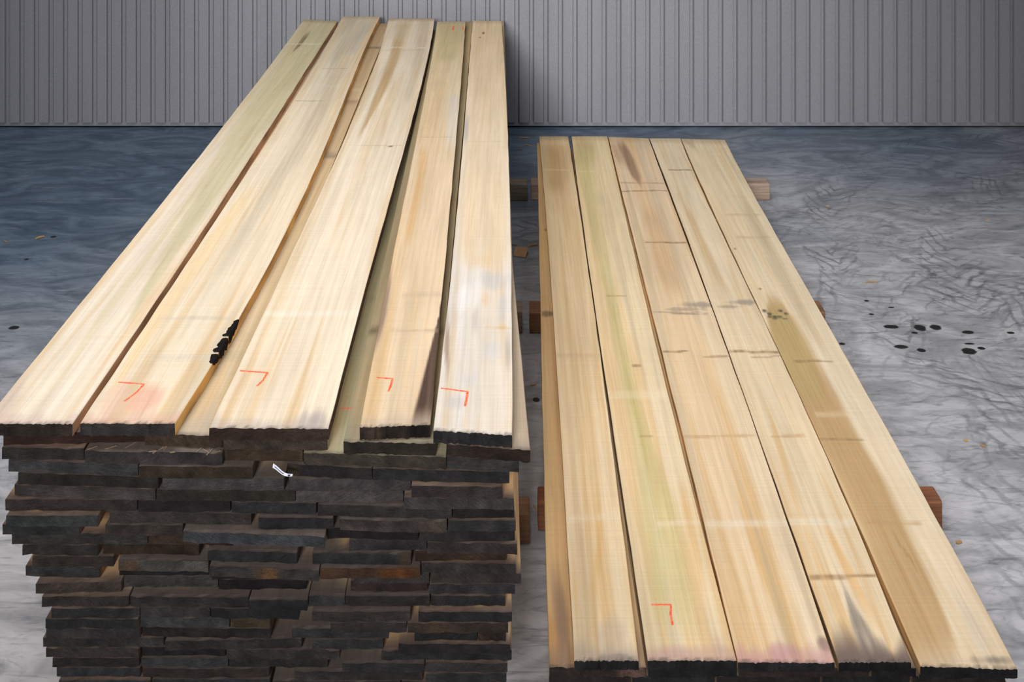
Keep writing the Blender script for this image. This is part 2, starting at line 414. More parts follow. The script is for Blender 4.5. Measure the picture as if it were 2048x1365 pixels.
def board_mesh(name, fl, fr, XL, XR, rl, rr, ztop, th, svals, nt, paint, endp, seed, rough=0.0012, wob=0.0008, cup=0.0, side_shade_tones=(None, None)):
    """One sawn board. fl/fr: front corners (x, y); rl/rr: rear y of the left and right edge; XL/XR: edge x as a function of y."""
    r = np.random.default_rng(int(seed * 17) + 3)
    t = np.linspace(0, 1, nt)
    ns = len(svals)
    S = np.asarray(svals)[:, None]
    yl = fl[1] + (rl - fl[1]) * S; yr = fr[1] + (rr - fr[1]) * S
    xl = XL(yl) + (vnoise(yl * 9, yl * 0 + .5, seed) - .5) * 2 * wob
    xr = XR(yr) + (vnoise(yr * 9, yr * 0 + .5, seed + 1) - .5) * 2 * wob
    T = t[None, :]
    bev = 0.0012
    w = float(np.mean(xr - xl))
    Ti = T.copy(); Ti = bev / w + T * (1 - 2 * bev / w)
    Xt = xl + (xr - xl) * Ti; Yt = yl + (yr - yl) * Ti
    Zt = np.full_like(Xt, ztop) - cup * 4 * (T - .5) ** 2
    Xb = xl + (xr - xl) * T; Yb = yl + (yr - yl) * T
    Zb = np.full_like(Xb, ztop - th)
    # rough sawn, slightly broken front arris and end
    e = r.normal(0, rough, nt)
    jag = np.abs(r.normal(0, rough * 0.8, nt))
    Zt[0] -= jag; Zb[0] += np.abs(r.normal(0, rough * 0.8, nt))
    Yt[0] += e * 0.8; Yb[0] += e + r.normal(0, rough * 0.5, nt)
    XR_, YR_, ZR_ = xr[:, 0], yr[:, 0], np.full(ns, ztop - bev)
    XL_, YL_, ZL_ = xl[:, 0], yl[:, 0], np.full(ns, ztop - bev)
    ZR_ = ZR_ - cup; ZL_ = ZL_ - cup
    ring = 2 * nt + 2
    P = np.zeros((ns, ring, 3))
    P[:, :nt] = np.stack([Xt, Yt, Zt], -1)
    P[:, nt] = np.stack([XR_, YR_, ZR_], -1)
    P[:, nt + 1:2 * nt + 1] = np.stack([Xb, Yb, Zb], -1)[:, ::-1]
    P[:, 2 * nt + 1] = np.stack([XL_, YL_, ZL_], -1)
    s_m = np.repeat((np.asarray(svals) * abs(rl - fl[1]))[:, None], ring, 1)
    tt = np.zeros((ns, ring)); tt[:, :nt] = T; tt[:, nt] = 1; tt[:, nt + 1:2 * nt + 1] = t[::-1]; tt[:, -1] = 0
    vc = paint(P[..., 0], P[..., 1], s_m, tt, w)
    for col_, ix in ((side_shade_tones[1], (nt, nt + 1)), (side_shade_tones[0], (2 * nt, 2 * nt + 1))):
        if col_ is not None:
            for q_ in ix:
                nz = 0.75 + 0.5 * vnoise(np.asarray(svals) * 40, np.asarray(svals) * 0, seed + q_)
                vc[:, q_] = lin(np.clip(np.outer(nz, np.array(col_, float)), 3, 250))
    vcol = vc.reshape(-1, 3)
    org = np.array([fl[0], fl[1], ztop - th])
    faces, fm = [], []
    idx = np.arange(ns * ring).reshape(ns, ring)
    a = idx[:-1]; b = idx[1:]
    q = np.stack([a, np.roll(a, -1, 1), np.roll(b, -1, 1), b], -1).reshape(-1, 4)
    faces = q.tolist(); fm = [0] * len(faces)
    cols = vcol[q.ravel()]
    # end caps
    ecols = []
    for k, (row, mi) in enumerate(((idx[0], 1), (idx[-1], 1))):
        top = row[:nt]; bot = row[nt + 1:2 * nt + 1][::-1]
        fs = [(top[i], bot[i], bot[i + 1], top[i + 1]) for i in range(nt - 1)]
        ts = [(t[i], t[i], t[i + 1], t[i + 1]) for i in range(nt - 1)]
        fs.append((top[-1], bot[-1], row[nt])); ts.append((1, 1, 1))
        fs.append((top[0], row[2 * nt + 1], bot[0])); ts.append((0, 0, 0))
        if k == 1: fs = [tuple(reversed(f_)) for f_ in fs]
        for f_, t_ in zip(fs, ts):
            faces.append(f_); fm.append(mi)
            hh = [0.0 if v in set(bot) else 1.0 for v in f_]
            ecols.append(endp(np.array(t_, float), np.array(hh)))
    cols = np.concatenate([cols] + ecols)
    return mesh(name, P.reshape(-1, 3) - org, faces, [WOOD, ENDG], fm, cols), org

def poly_edge(pts, z, deg=3):
    W = np.array([at(u, v, z) for (u, v) in pts])
    d = min(deg, len(pts) - 1)
    c = np.polyfit(W[:, 1] - 4.0, W[:, 0], d)
    return W, (lambda y: np.polyval(c, y - 4.0))

def top_board(spec, L, R, z, th, label, group, endcol=(60, 55, 52), patches=(), name='lumber_board', n=380, nt=40, cup=0.0, deg=3):
    WL, XL = poly_edge(L, z, deg); WR, XR = poly_edge(R, z, deg)
    spec['z'] = z
    sv = np.concatenate([np.linspace(0, 0.035, 22)[:-1], np.linspace(0.035, 1, n)])
    me, org = board_mesh(name, WL[0], WR[0], XL, XR, WL[-1][1], WR[-1][1], z, th, sv, nt, wood_paint(spec), end_paint(endcol, spec['seed'], patches), spec['seed'], wob=spec.get('wob', 0.0012), cup=cup, side_shade_tones=(spec.get('left'), spec.get('right')))
    o = link(name, me, None, org)
    return tag(o, label, 'board', group)

def crayon(parent, pts, z, width=0.0055, label='orange crayon mark'):
    """A hand drawn crayon line: a thin waxy ribbon lying on the board."""
    W = [np.array(at(u, v, z)) for (u, v) in pts]
    dense = []
    for a, b in zip(W[:-1], W[1:]):
        for k in np.linspace(0, 1, 9)[:-1]: dense.append(a + (b - a) * k)
    dense.append(W[-1]); D = np.array(dense)
    r = np.random.default_rng(int(pts[0][0]))
    V, Fc = [], []
    for i in range(len(D)):
        d = D[min(i + 1, len(D) - 1)] - D[max(i - 1, 0)]; d /= np.linalg.norm(d)
        nrm = np.array([-d[1], d[0]]); h = width * 0.5 * (0.8 + 0.4 * r.random())
        for q, zz in ((-h, 0.0), (-h * .6, 0.0006), (h * .6, 0.0006), (h, 0.0)):
            V.append((*(D[i] + nrm * q), z + zz))
    for i in range(len(D) - 1):
        for j in range(3): Fc.append((4 * i + j, 4 * i + j + 1, 4 * i + 5 + j, 4 * i + 4 + j))
    V = np.array(V) - np.array(parent.location)
    o = link('crayon_mark', mesh('crayon_mark', V, Fc, [CRAYON]), parent)
    o['label'] = label
    return o

# ---- heights of the tall stack: 24 tiers whose thickness shrinks a little towards the bottom
YF = 2.363
def tier_v(k):
    return 848.6 + 26.35 * k - 0.152 * k * k
def tier_z(k):
    """height of the underside of tier k (k = 0: top of the stack)"""
    return H - (tier_v(k) + V0) * YF / F
ZT = tier_z(0)
TH1 = tier_z(0) - tier_z(1)

G_TOP = 'boards lying on top of the tall stack'
G_END = 'boards with dark ends in the tall stack'
G_LOW = 'boards lying on top of the low stack'
G_LOW2 = 'boards of the lower tiers in the low stack'

# ---- top tier of the tall stack
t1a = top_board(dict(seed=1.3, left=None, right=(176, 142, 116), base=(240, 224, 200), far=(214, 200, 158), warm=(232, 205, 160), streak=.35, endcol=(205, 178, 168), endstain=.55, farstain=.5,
        bands=[([(655, 45, 25), (560, 170, 38), (455, 330, 30), (330, 520, 14), (260, 640, 5)], (203, 192, 146), .75, .6),
               ([(560, 130, 3), (470, 260, 4), (330, 470, 7), (200, 640, 8), (110, 770, 5)], (222, 204, 160), .6, .5),
               ([(614, 68, 5), (598, 90, 4), (585, 105, 1)], (120, 98, 66), .8, .3),
               ([(40, 760, 10), (0, 815, 26), (-30, 845, 30)], (196, 176, 168), .6, .6)],
        lines=[(88, (235, 225, 200), .5, 0, 1, .02)]),
        [(-35, 848), (0, 803), (120, 656), (195, 565), (282, 460), (429, 272), (520, 158), (607, 39)],
        [(147, 848), (246, 697), (340, 560), (500, 318), (598, 162), (675, 42)], ZT, TH1 * .98,
        'pale outer left board on top of the tall stack, greenish towards the wall', G_TOP, (62, 52, 46))
t1b = top_board(dict(seed=2.7, left=None, right=(222, 172, 104), base=(240, 222, 192), far=(220, 206, 178), warm=(238, 196, 138), streak=.5, endcol=(220, 170, 150), endstain=.6,
        bands=[([(215, 800, 6), (300, 660, 14), (400, 520, 16), (500, 380, 12)], (238, 200, 140), .55, .6),
               ([(640, 60, 24), (600, 130, 30)], (205, 198, 184), .5, .6), ([(735, 45, 12), (700, 110, 10)], (196, 186, 170), .6, .6)],
        stains=[(292, 800, 40, 34, (236, 172, 146), .65), (230, 800, 30, 40, (240, 190, 165), .5), (700, 118, 30, 8, (226, 202, 160), .4)],
        lines=[(202, (160, 146, 128), .6, .05, .6, .008), (173, (224, 214, 196), .5, 0, 1, .02), (137, (150, 138, 118), .5, .2, .8, .008), (637, (205, 190, 168), .5, 0.1, .9, .012), (716, (214, 200, 182), .5, .3, .95, .02)]),
        [(161, 847), (248, 715), (350, 560), (505, 330), (600, 178), (685, 33)],
        [(346, 848), (415, 742), (465, 663), (505, 600), (607, 387), (658, 270), (724, 116), (760, 33)], ZT, TH1 * .98,
        'second top board of the tall stack, burnt black patch on its right edge', G_TOP, (64, 60, 58))
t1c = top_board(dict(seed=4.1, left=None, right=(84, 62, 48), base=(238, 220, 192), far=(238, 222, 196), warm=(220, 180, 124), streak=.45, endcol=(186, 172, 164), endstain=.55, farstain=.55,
        bands=[([(808, 45, 14), (790, 110, 11), (768, 170, 9), (742, 225, 5), (720, 270, 2)], (190, 152, 98), .75, .5),
               ([(850, 40, 10), (838, 120, 12), (815, 200, 9)], (196, 178, 150), .5, .6),
               ([(600, 620, 3), (560, 720, 4), (530, 800, 5)], (214, 180, 136), .6, .5), ([(520, 700, 3), (480, 800, 5)], (220, 184, 140), .6, .5)],
        stains=[(628, 845, 30, 34, (158, 148, 150), .7), (781, 293, 5, 2, (110, 80, 50), .9), (800, 60, 34, 20, (222, 206, 176), .5)],
        lines=[(291, (196, 172, 138), .5, .1, .95, .006), (627, (246, 240, 226), .35, 0, 1, .022), (100, (196, 160, 110), .5, .1, .9, .008), (95, (236, 226, 200), .5, 0, 1, .02)]),
        [(419, 856), (470, 745), (540, 600), (650, 366), (716, 215), (758, 107), (777, 37)],
        [(655, 858), (671, 806), (712, 655), (736, 563), (790, 362), (826, 226), (848, 158), (869, 37)], ZT, TH1 * .96,
        'widest board in the middle of the tall stack, brown streak at its far end', G_TOP, (66, 50, 42))
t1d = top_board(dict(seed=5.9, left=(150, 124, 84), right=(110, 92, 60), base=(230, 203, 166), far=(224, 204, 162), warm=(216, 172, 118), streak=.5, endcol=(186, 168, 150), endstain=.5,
        bands=[([(846, 852, 24), (858, 780, 17), (872, 690, 9), (882, 630, 4), (890, 560, 1)], (84, 62, 52), 1.15, .22),
               ([(868, 820, 5), (862, 850, 7)], (196, 176, 120), .6, .4), ([(781, 545, 3), (776, 570, 5), (765, 630, 6), (752, 690, 4)], (132, 106, 98), .8, .6),
               ([(905, 45, 26), (895, 120, 22)], (196, 180, 126), .75, .5),
               ([(908, 190, 9), (905, 240, 10), (900, 290, 8)], (222, 216, 204), .7, .6), ([(850, 300, 8), (838, 380, 8), (815, 480, 8)], (222, 174, 112), .6, .5)],
        lines=[(274, (196, 170, 134), .5, .1, .9, .008), (662, (188, 160, 132), .6, .2, 1, .009), (590, (206, 180, 150), .5, .3, 1, .02), (122, (224, 190, 126), .6, .2, .7, .008)]),
        [(717, 855), (731, 784), (750, 697), (767, 615), (778, 560), (822, 324), (840, 224), (861, 148), (869, 79), (874, 43)],
        [(863, 850), (867, 765), (876, 669), (888, 560), (906, 360), (917, 224), (927, 105), (931, 43)], ZT, TH1 * .985,
        'narrow tan board with a dark heartwood wedge at its near right corner', G_TOP, (56, 46, 40), patches=[(0.05, .3, (104, 84, 70), .55), (.72, .98, (20, 17, 16), .8)])
t1e = top_board(dict(seed=7.7, base=(230, 218, 202), far=(236, 208, 168), warm=(222, 186, 140), streak=.4, pale=(236, 232, 226), endcol=(226, 218, 208), endstain=.5, endreach=.5,
        bands=[([(968, 520, 75), (968, 400, 60), (972, 250, 50), (974, 120, 42), (974, 50, 40)], (232, 204, 164), .8, .6), ([(960, 880, 70), (960, 760, 60), (955, 600, 50), (950, 545, 30)], (226, 220, 213), .75, .9),
               ([(965, 470, 45), (965, 400, 45), (970, 330, 40)], (236, 208, 170), .5, .9), ([(902, 640, 8), (905, 540, 10), (915, 440, 6)], (206, 196, 182), .6, .6),
               ([(934, 235, 4), (931, 280, 4)], (180, 176, 170), .8, .5), ([(1015, 690, 5), (1016, 720, 5)], (130, 116, 104), .7, .5), ([(895, 735, 4), (893, 700, 5), (895, 640, 4)], (146, 116, 92), .8, .5)],
        stains=[(985, 560, 40, 26, (200, 198, 196), .7), (930, 600, 22, 30, (236, 232, 228), .7), (950, 640, 12, 40, (196, 186, 172), .6), (1005, 620, 12, 40, (208, 206, 206), .6), (985, 700, 26, 30, (208, 208, 208), .6), (940, 760, 26, 20, (214, 210, 204), .5), (1005, 655, 14, 8, (232, 190, 130), .6), (914, 805, 26, 16, (206, 198, 190), .6), (970, 600, 12, 22, (226, 190, 140), .5), (965, 520, 30, 22, (232, 196, 150), .5), (967, 66, 4, 3, (140, 90, 50), .8), (960, 75, 3, 2, (150, 100, 60), .7)],
        lines=[(283, (206, 180, 140), .4, .1, .9, .008), (655, (214, 180, 130), .4, .6, 1, .006)]),
        [(867, 861), (875, 779), (889, 713), (893, 615), (898, 560), (921, 360), (932, 211), (940, 105), (946, 41)],
        [(1024, 871), (1025, 779), (1025, 700), (1024, 615), (1022, 530), (1018, 350), (1015, 240), (1009, 130), (1003, 42)], ZT, TH1 * .97,
        'whitish weathered outer right board on top of the tall stack', G_TOP, (52, 50, 50))

crayon(t1b, [(237, 765), (288, 769), (272, 786), (249, 803)], ZT)
crayon(t1c, [(480, 742), (535, 746), (526, 761), (514, 773)], ZT)
crayon(t1d, [(753, 756), (785, 758), (782, 770), (777, 783)], ZT)
crayon(t1e, [(882, 777), (935, 784), (933, 799), (930, 813)], ZT)
crayon(t1d, [(906, 60), (907, 53)], ZT, .012, 'small orange tick'); crayon(t1d, [(926, 59), (926, 54)], ZT, .010, 'small pink tick')

# ---- tiers 2 and 3 where their faces show between the top boards
Z2, Z3 = tier_z(1), tier_z(2)
SL = (990 - 1024) / F         # direction of the tall stack's boards
def low_board(u0, u1, vl, vr, k, yend, sl=SL):
    zb = tier_z(k)
    fl = np.array(at(u0, vl, zb)); fr = np.array(at(u1, vr, zb))
    return fl, fr

END_COLS = [(66, 60, 57), (60, 62, 63), (70, 60, 52), (76, 72, 70), (54, 47, 43), (66, 66, 68), (50, 47, 45), (72, 66, 64), (58, 54, 50)]

# u of the left and right end, v of the lower edge at the left and right end, as seen at the ends of the boards; (colour, note, extra) optional
T = {
 2: [(7, 290, 892, 885, (58, 40, 34), 'dark reddish brown'), (290, 444, 892.5, 897, (74, 60, 48), 'brown'), (447, 655, 900, 903, (72, 62, 54), 'brown grey'), (687, 871, 909, 913, (50, 44, 38), 'very dark'), (893, 1060, 914, 927, (52, 40, 32), 'dark brown')],
 3: [(4, 167, 920, 923, (56, 53, 48), 'dark grey'), (169, 445, 927, 932, (66, 60, 58), 'grey brown'), (447, 605, 923, 925, (72, 58, 46), 'brown'), (607, 892, 931, 940, (70, 62, 54), 'brown grey'), (893, 1038, 938, 947, (64, 62, 60), 'grey')],
 4: [(17, 276, 944, 954, (72, 70, 70), 'grey'), (277, 505, 957, 959, (62, 52, 40), 'olive brown'), (575, 744, 952, 962, (46, 42, 42), 'almost black'), (745, 1019, 962, 969, (52, 50, 50), 'black grey')],
 5: [(36, 316, 970, 979, (50, 45, 42), 'black brown'), (325, 568, 981, 983, (84, 80, 80), 'pale grey'), (578, 821, 983, 983, (80, 76, 76), 'pale grey'), (823, 1004, 997, 999, (62, 54, 52), 'brown')],
 6: [(29, 311, 993, 1003, (76, 70, 66), 'grey'), (313, 591, 1004, 1004, (56, 50, 44), 'dark brown'), (592, 806, 1006, 1007, (82, 77, 74), 'pale grey'), (808, 1028, 1020, 1021, (72, 68, 66), 'grey')],
 7: [(10, 274, 1023, 1024, (60, 52, 50), 'dark brown'), (276, 460, 1025, 1025, (40, 36, 38), 'almost black'), (463, 632, 1028, 1031, (52, 52, 54), 'black grey'), (636, 904, 1033, 1040, (60, 54, 53), 'grey brown'), (905, 1028, 1039, 1037, (44, 38, 37), 'black brown')],
 8: [(12, 196, 1055, 1055, (62, 64, 64), 'blue grey'), (219, 502, 1047, 1051, (64, 58, 54), 'grey brown'), (517, 666, 1059, 1060, (48, 46, 47), 'black grey'), (680, 894, 1063, 1068, (68, 60, 57), 'grey brown'), (896, 1031, 1065, 1065, (58, 56, 56), 'dark grey')],
 9: [(5, 158, 1072, 1072, (54, 54, 54), 'black grey'), (211, 365, 1073, 1074, (62, 54, 50), 'brown'), (366, 650, 1086, 1098, (64, 66, 68), 'blue grey'), (654, 836, 1079, 1082, (38, 34, 34), 'black'), (839, 1030, 1085, 1085, (50, 46, 46), 'black grey')],
 10: [(24, 295, 1091, 1090, (62, 60, 56), 'grey'), (297, 465, 1088, 1094, (64, 48, 40), 'reddish brown'), (699, 853, 1102, 1102, (56, 53, 54), 'dark grey'), (855, 1034, 1108, 1111, (64, 56, 53), 'grey brown')],
 11: [(45, 195, 1113, 1113, (56, 54, 52), 'dark grey'), (206, 398, 1110, 1112, (58, 46, 36), 'brown'), (415, 594, 1124, 1128, (52, 53, 54), 'black grey'), (625, 822, 1129, 1131, (52, 52, 53), 'black grey'), (830, 1012, 1124, 1122, (62, 48, 36), 'brown')],
 12: [(65, 227, 1135, 1135, (60, 52, 47), 'brown grey'), (237, 417, 1143, 1146, (84, 80, 76), 'pale grey'), (419, 638, 1154, 1165, (64, 60, 58), 'grey'), (640, 840, 1160, 1158, (82, 58, 42), 'rusty orange brown'), (842, 1031, 1148, 1151, (62, 57, 56), 'grey brown')],
 13: [(51, 199, 1154, 1157, (62, 60, 60), 'grey'), (239, 419, 1152, 1152, (40, 40, 42), 'black'), (425, 560, 1160, 1160, (44, 36, 32), 'black brown'), (709, 858, 1168, 1168, (66, 62, 60), 'grey'), (862, 1042, 1168, 1169, (66, 58, 54), 'grey brown')],
 14: [(71, 244, 1190, 1185, (72, 62, 56), 'brown grey'), (246, 436, 1176, 1176, (70, 68, 66), 'grey'), (438, 612, 1180, 1180, (36, 32, 32), 'black'), (702, 855, 1184, 1184, (58, 46, 42), 'brown'), (859, 1030, 1190, 1190, (60, 57, 57), 'dark grey')],
 15: [(84, 257, 1215, 1215, (58, 52, 48), 'brown'), (260, 497, 1215, 1217, (56, 52, 50), 'dark grey'), (498, 616, 1222, 1222, (46, 46, 48), 'black grey'), (617, 689, 1214, 1214, (68, 66, 66), 'grey'), (690, 859, 1214, 1214, (52, 48, 47), 'black grey'), (862, 1010, 1213, 1213, (50, 48, 48), 'black grey')],
 16: [(103, 279, 1238, 1238, (52, 51, 50), 'black grey'), (281, 420, 1236, 1236, (66, 63, 62), 'grey'), (422, 598, 1238, 1240, (40, 40, 42), 'black'), (624, 820, 1245, 1245, (62, 56, 52), 'grey brown'), (837, 1024, 1245, 1245, (46, 44, 45), 'almost black')],
 17: [(91, 275, 1259, 1259, (46, 46, 48), 'black grey'), (281, 459, 1257, 1257, (66, 66, 66), 'grey'), (461, 540, 1257, 1257, (74, 62, 44), 'yellowish brown'), (661, 813, 1267, 1267, (60, 55, 52), 'grey brown'), (815, 1016, 1268, 1268, (62, 52, 46), 'brown')],
 18: [(92, 279, 1278, 1278, (58, 55, 54), 'dark grey'), (285, 540, 1274, 1279, (44, 40, 38), 'black brown'), (584, 777, 1278, 1278, (56, 55, 56), 'dark grey'), (829, 954, 1283, 1283, (46, 44, 44), 'almost black'), (956, 1012, 1283, 1283, (60, 46, 40), 'brown')],
 19: [(86, 327, 1296, 1296, (56, 54, 52), 'dark grey'), (330, 603, 1303, 1298, (54, 50, 48), 'dark grey'), (625, 766, 1300, 1300, (58, 57, 58), 'grey'), (797, 1020, 1309, 1309, (48, 45, 46), 'black grey')],
 20: [(92, 278, 1316, 1316, (60, 55, 52), 'grey brown'), (285, 451, 1313, 1313, (40, 37, 36), 'black'), (453, 680, 1320, 1320, (60, 56, 53), 'grey'), (763, 1023, 1322, 1322, (54, 52, 54), 'dark grey')],
 21: [(105, 277, 1336, 1336, (50, 46, 44), 'black grey'), (283, 456, 1336, 1336, (66, 66, 66), 'grey'), (458, 655, 1336, 1336, (52, 48, 46), 'dark grey'), (684, 849, 1347, 1347, (52, 50, 51), 'black grey'), (851, 1015, 1346, 1346, (64, 60, 58), 'grey')],
 22: [(113, 280, 1355, 1355, (58, 56, 58), 'dark grey'), (285, 538, 1357, 1357, (58, 48, 44), 'brown'), (590, 845, 1362, 1362, (60, 54, 53), 'grey brown'), (851, 1013, 1366, 1366, (58, 56, 56), 'dark grey')],
 23: [(118, 300, 1380, 1380, (60, 58, 58), 'dark grey'), (304, 540, 1378, 1378, (56, 55, 58), 'grey'), (545, 800, 1382, 1382, (56, 52, 50), 'dark grey'), (805, 1012, 1382, 1382, (54, 52, 52), 'dark grey')],
 24: [(118, 330, 1398, 1398, (60, 58, 58), 'dark grey'), (334, 560, 1396, 1396, (56, 55, 58), 'grey'), (565, 790, 1398, 1398, (56, 52, 50), 'dark grey'), (795, 1010, 1398, 1398, (54, 52, 52), 'dark grey')],
}
PATCH = {(12, 3): [(.6, .95, (128, 72, 34), .7)], (12, 2): [(.45, .62, (150, 104, 60), .7)], (9, 2): [(.66, .9, (96, 98, 100), .6)],
         (12, 1): [(0, .2, (120, 84, 52), .6)], (8, 3): [(.75, .98, (110, 96, 80), .5)], (11, 3): [(.9, 1.0, (120, 80, 50), .6)],
         (17, 4): [(.18, .4, (104, 80, 60), .6)], (2, 4): [(0, .25, (72, 62, 60), .6)], (4, 2): [(0, .12, (100, 70, 44), .5)]}
ORD = ['leftmost', 'second from left', 'third from left', 'fourth from left', 'fifth from left', 'sixth from left']
NTH = {2: 'second', 3: 'third', 4: 'fourth', 5: 'fifth', 6: 'sixth', 7: 'seventh', 8: 'eighth', 9: 'ninth', 10: 'tenth', 11: 'eleventh', 12: 'twelfth', 13: 'thirteenth',
       14: 'fourteenth', 15: 'fifteenth', 16: 'sixteenth', 17: 'seventeenth', 18: 'eighteenth', 19: 'nineteenth', 20: 'twentieth', 21: 'twenty-first', 22: 'twenty-second', 23: 'twenty-third', 24: 'twenty-fourth'}
FACE = {  # boards whose upper face shows between the top boards: their grain is laid out with more care
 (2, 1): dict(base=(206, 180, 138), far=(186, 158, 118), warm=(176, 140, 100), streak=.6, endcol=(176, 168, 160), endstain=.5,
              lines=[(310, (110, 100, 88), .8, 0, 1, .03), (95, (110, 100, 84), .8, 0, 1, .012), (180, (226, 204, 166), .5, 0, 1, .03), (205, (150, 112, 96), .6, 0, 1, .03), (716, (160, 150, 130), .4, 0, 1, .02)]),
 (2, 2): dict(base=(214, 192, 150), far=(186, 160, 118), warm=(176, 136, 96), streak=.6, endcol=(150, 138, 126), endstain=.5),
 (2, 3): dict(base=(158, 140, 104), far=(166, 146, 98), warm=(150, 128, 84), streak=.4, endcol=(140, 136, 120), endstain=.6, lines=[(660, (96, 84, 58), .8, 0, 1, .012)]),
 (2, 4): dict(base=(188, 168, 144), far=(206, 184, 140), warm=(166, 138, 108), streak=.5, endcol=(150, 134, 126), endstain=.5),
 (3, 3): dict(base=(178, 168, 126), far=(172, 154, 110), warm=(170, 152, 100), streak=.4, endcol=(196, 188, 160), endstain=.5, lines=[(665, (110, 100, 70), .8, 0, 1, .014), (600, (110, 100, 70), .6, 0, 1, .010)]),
}
SKEW = {(2, 4): (1061, 907, 1026, 545), (2, 3): None}
stack_boards = {}
for k, row in T.items():
    zb = tier_z(k); th_full = tier_z(k - 1) - zb
    quads = []
    for (u0, u1, vl, vr, col, note) in row:
        quads.append([np.array(at(u0, vl, zb)), np.array(at(u1, vr, zb))])
    # neighbours must not run into one another
    off = lambda p: p[0] - SL * (p[1] - YF)
    for i in range(len(quads) - 1):
        a, b = quads[i][1], quads[i + 1][0]
        g = off(b) - off(a)
        if g < 0.0015:
            m = (0.0015 - g) / 2
            a[0] -= m; b[0] += m
    for i, (u0, u1, vl, vr, col, note) in enumerate(row):
        fl, fr = quads[i]
        seed = k * 7.31 + i * 1.77
        sl = SL
        yend = 6.10 + 0.10 * hash2(k, i, 3.0)
        if k == 2: yend = 6.16 + .02 * i
        xl = (lambda y, a=fl, s=sl: a[0] + s * (y - a[1])); xr = (lambda y, a=fr, s=sl: a[0] + s * (y - a[1]))
        if (k, i) == (2, 4):
            z2 = tier_z(1)
            p0 = at(1061, 907, z2); p1 = at(1027, 545, z2)
            s2 = (p1[0] - p0[0]) / (p1[1] - p0[1])
            xr = (lambda y, a=fr, s=s2, s1=sl: a[0] + np.where(y < 3.2, s * (y - a[1]), s * (3.2 - a[1]) + s1 * (y - 3.2)))
        spec = dict(seed=seed, base=(214, 188, 150), far=(214, 188, 150), endcol=(104, 93, 89), endstain=.92, endreach=2.6, streak=.5)
        if i in (0, len(row) - 1): spec.update(base=(224, 186, 142), endreach=.7, endcol=(120, 100, 90))
        elif hash2(k, i, 9.0) > .6: spec.update(base=(206, 180, 140), warm=(190, 140, 90))
        fine = (k, i) in FACE
        if fine: spec.update(FACE[(k, i)])
        spec['z'] = zb + th_full
        if fine: sv = np.concatenate([np.linspace(0, 0.04, 12)[:-1], np.linspace(.04, 1, 110)]); nt = 26
        else: sv = np.array([0, .002, .005, .010, .016, .025, .04, .07, .15, .3, .5, .75, 1.0]); nt = max(7, int((u1 - u0) / 14))
        ec = np.array(col, float)
        me, org = board_mesh('lumber_board', fl, fr, xl, xr, yend, yend + .01, zb + th_full - 0.0006, th_full - 0.0012, sv, nt, wood_paint(spec), end_paint(ec, seed, PATCH.get((k, i), ())), seed, rough=0.0011)
        o = link('lumber_board', me, None, org)
        n = len(row)
        place = ORD[i] if i < n - 1 else 'rightmost'
        tag(o, f'{note} board end, {place} in tall stack tier {NTH[k]} from top', 'board', G_END)
        stack_boards[(k, i)] = o
stack_boards[(2, 0)]['label'] = 'dark reddish brown board end under the two left top boards of the tall stack'
stack_boards[(2, 1)]['label'] = 'brown board in the gap between second and third top boards of the tall stack'
stack_boards[(2, 3)]['label'] = 'very dark board end directly under the tan top board with the heartwood wedge'
stack_boards[(2, 4)]['label'] = 'board jutting out to the right just under the whitish weathered top board'
stack_boards[(3, 3)]['label'] = 'greenish board showing in the deep gap right of the widest top board'
stack_boards[(12, 3)]['label'] = 'rusty orange brown board end with a bowed edge, halfway up the tall stack'
crayon(stack_boards[(3, 3)], [(682, 818), (704, 817.5)], Z3 - .0006, .005)

# burnt bark left on the right edge of the second board
def bark(parent):
    V, Fc = [], []
    pts = [((426, 722), (414, 721)), ((436, 700), (425, 690)), ((441, 690), (428, 685)), ((446, 683), (434, 672)), ((452, 668), (440, 655)), ((458, 655), (449, 646)), ((460, 642), (456, 637))]
    pts = pts[::1]
    WR, XR = poly_edge([(346, 848), (415, 742), (465, 663), (505, 600), (607, 387), (658, 270), (724, 116), (760, 33)], ZT)
    ys = np.linspace(at(418, 728, ZT)[1], at(460, 640, ZT)[1], 26)
    r = np.random.default_rng(4)
    for j, y in enumerate(ys):
        x = float(XR(y)); env = max(0.0, math.sin(math.pi * j / 25)) ** .4
        a = .004 + .012 * env * (0.4 + r.random()); d = (TH1 * .9) * (0.55 + .4 * r.random()) * env + .002
        V += [(x - a, y, ZT + .0004), (x - a * .4, y, ZT + .0016), (x + .0012, y, ZT + .0006), (x + .0030, y, ZT - d * .5), (x + .0010, y, ZT - d)]
    for j in range(len(ys) - 1):
        if j in (5, 14): continue
        for q in range(4): Fc.append((5 * j + q, 5 * j + q + 1, 5 * j + 6 + q, 5 * j + 5 + q))
    V = np.array(V) - np.array(parent.location)
    o = link('bark_strip', mesh('bark_strip', V, Fc, [plain_mat('charred_bark', (26, 23, 22), .9, .5, 120, .1)]), parent)
    o['label'] = 'black bark strip'
bark(t1b)

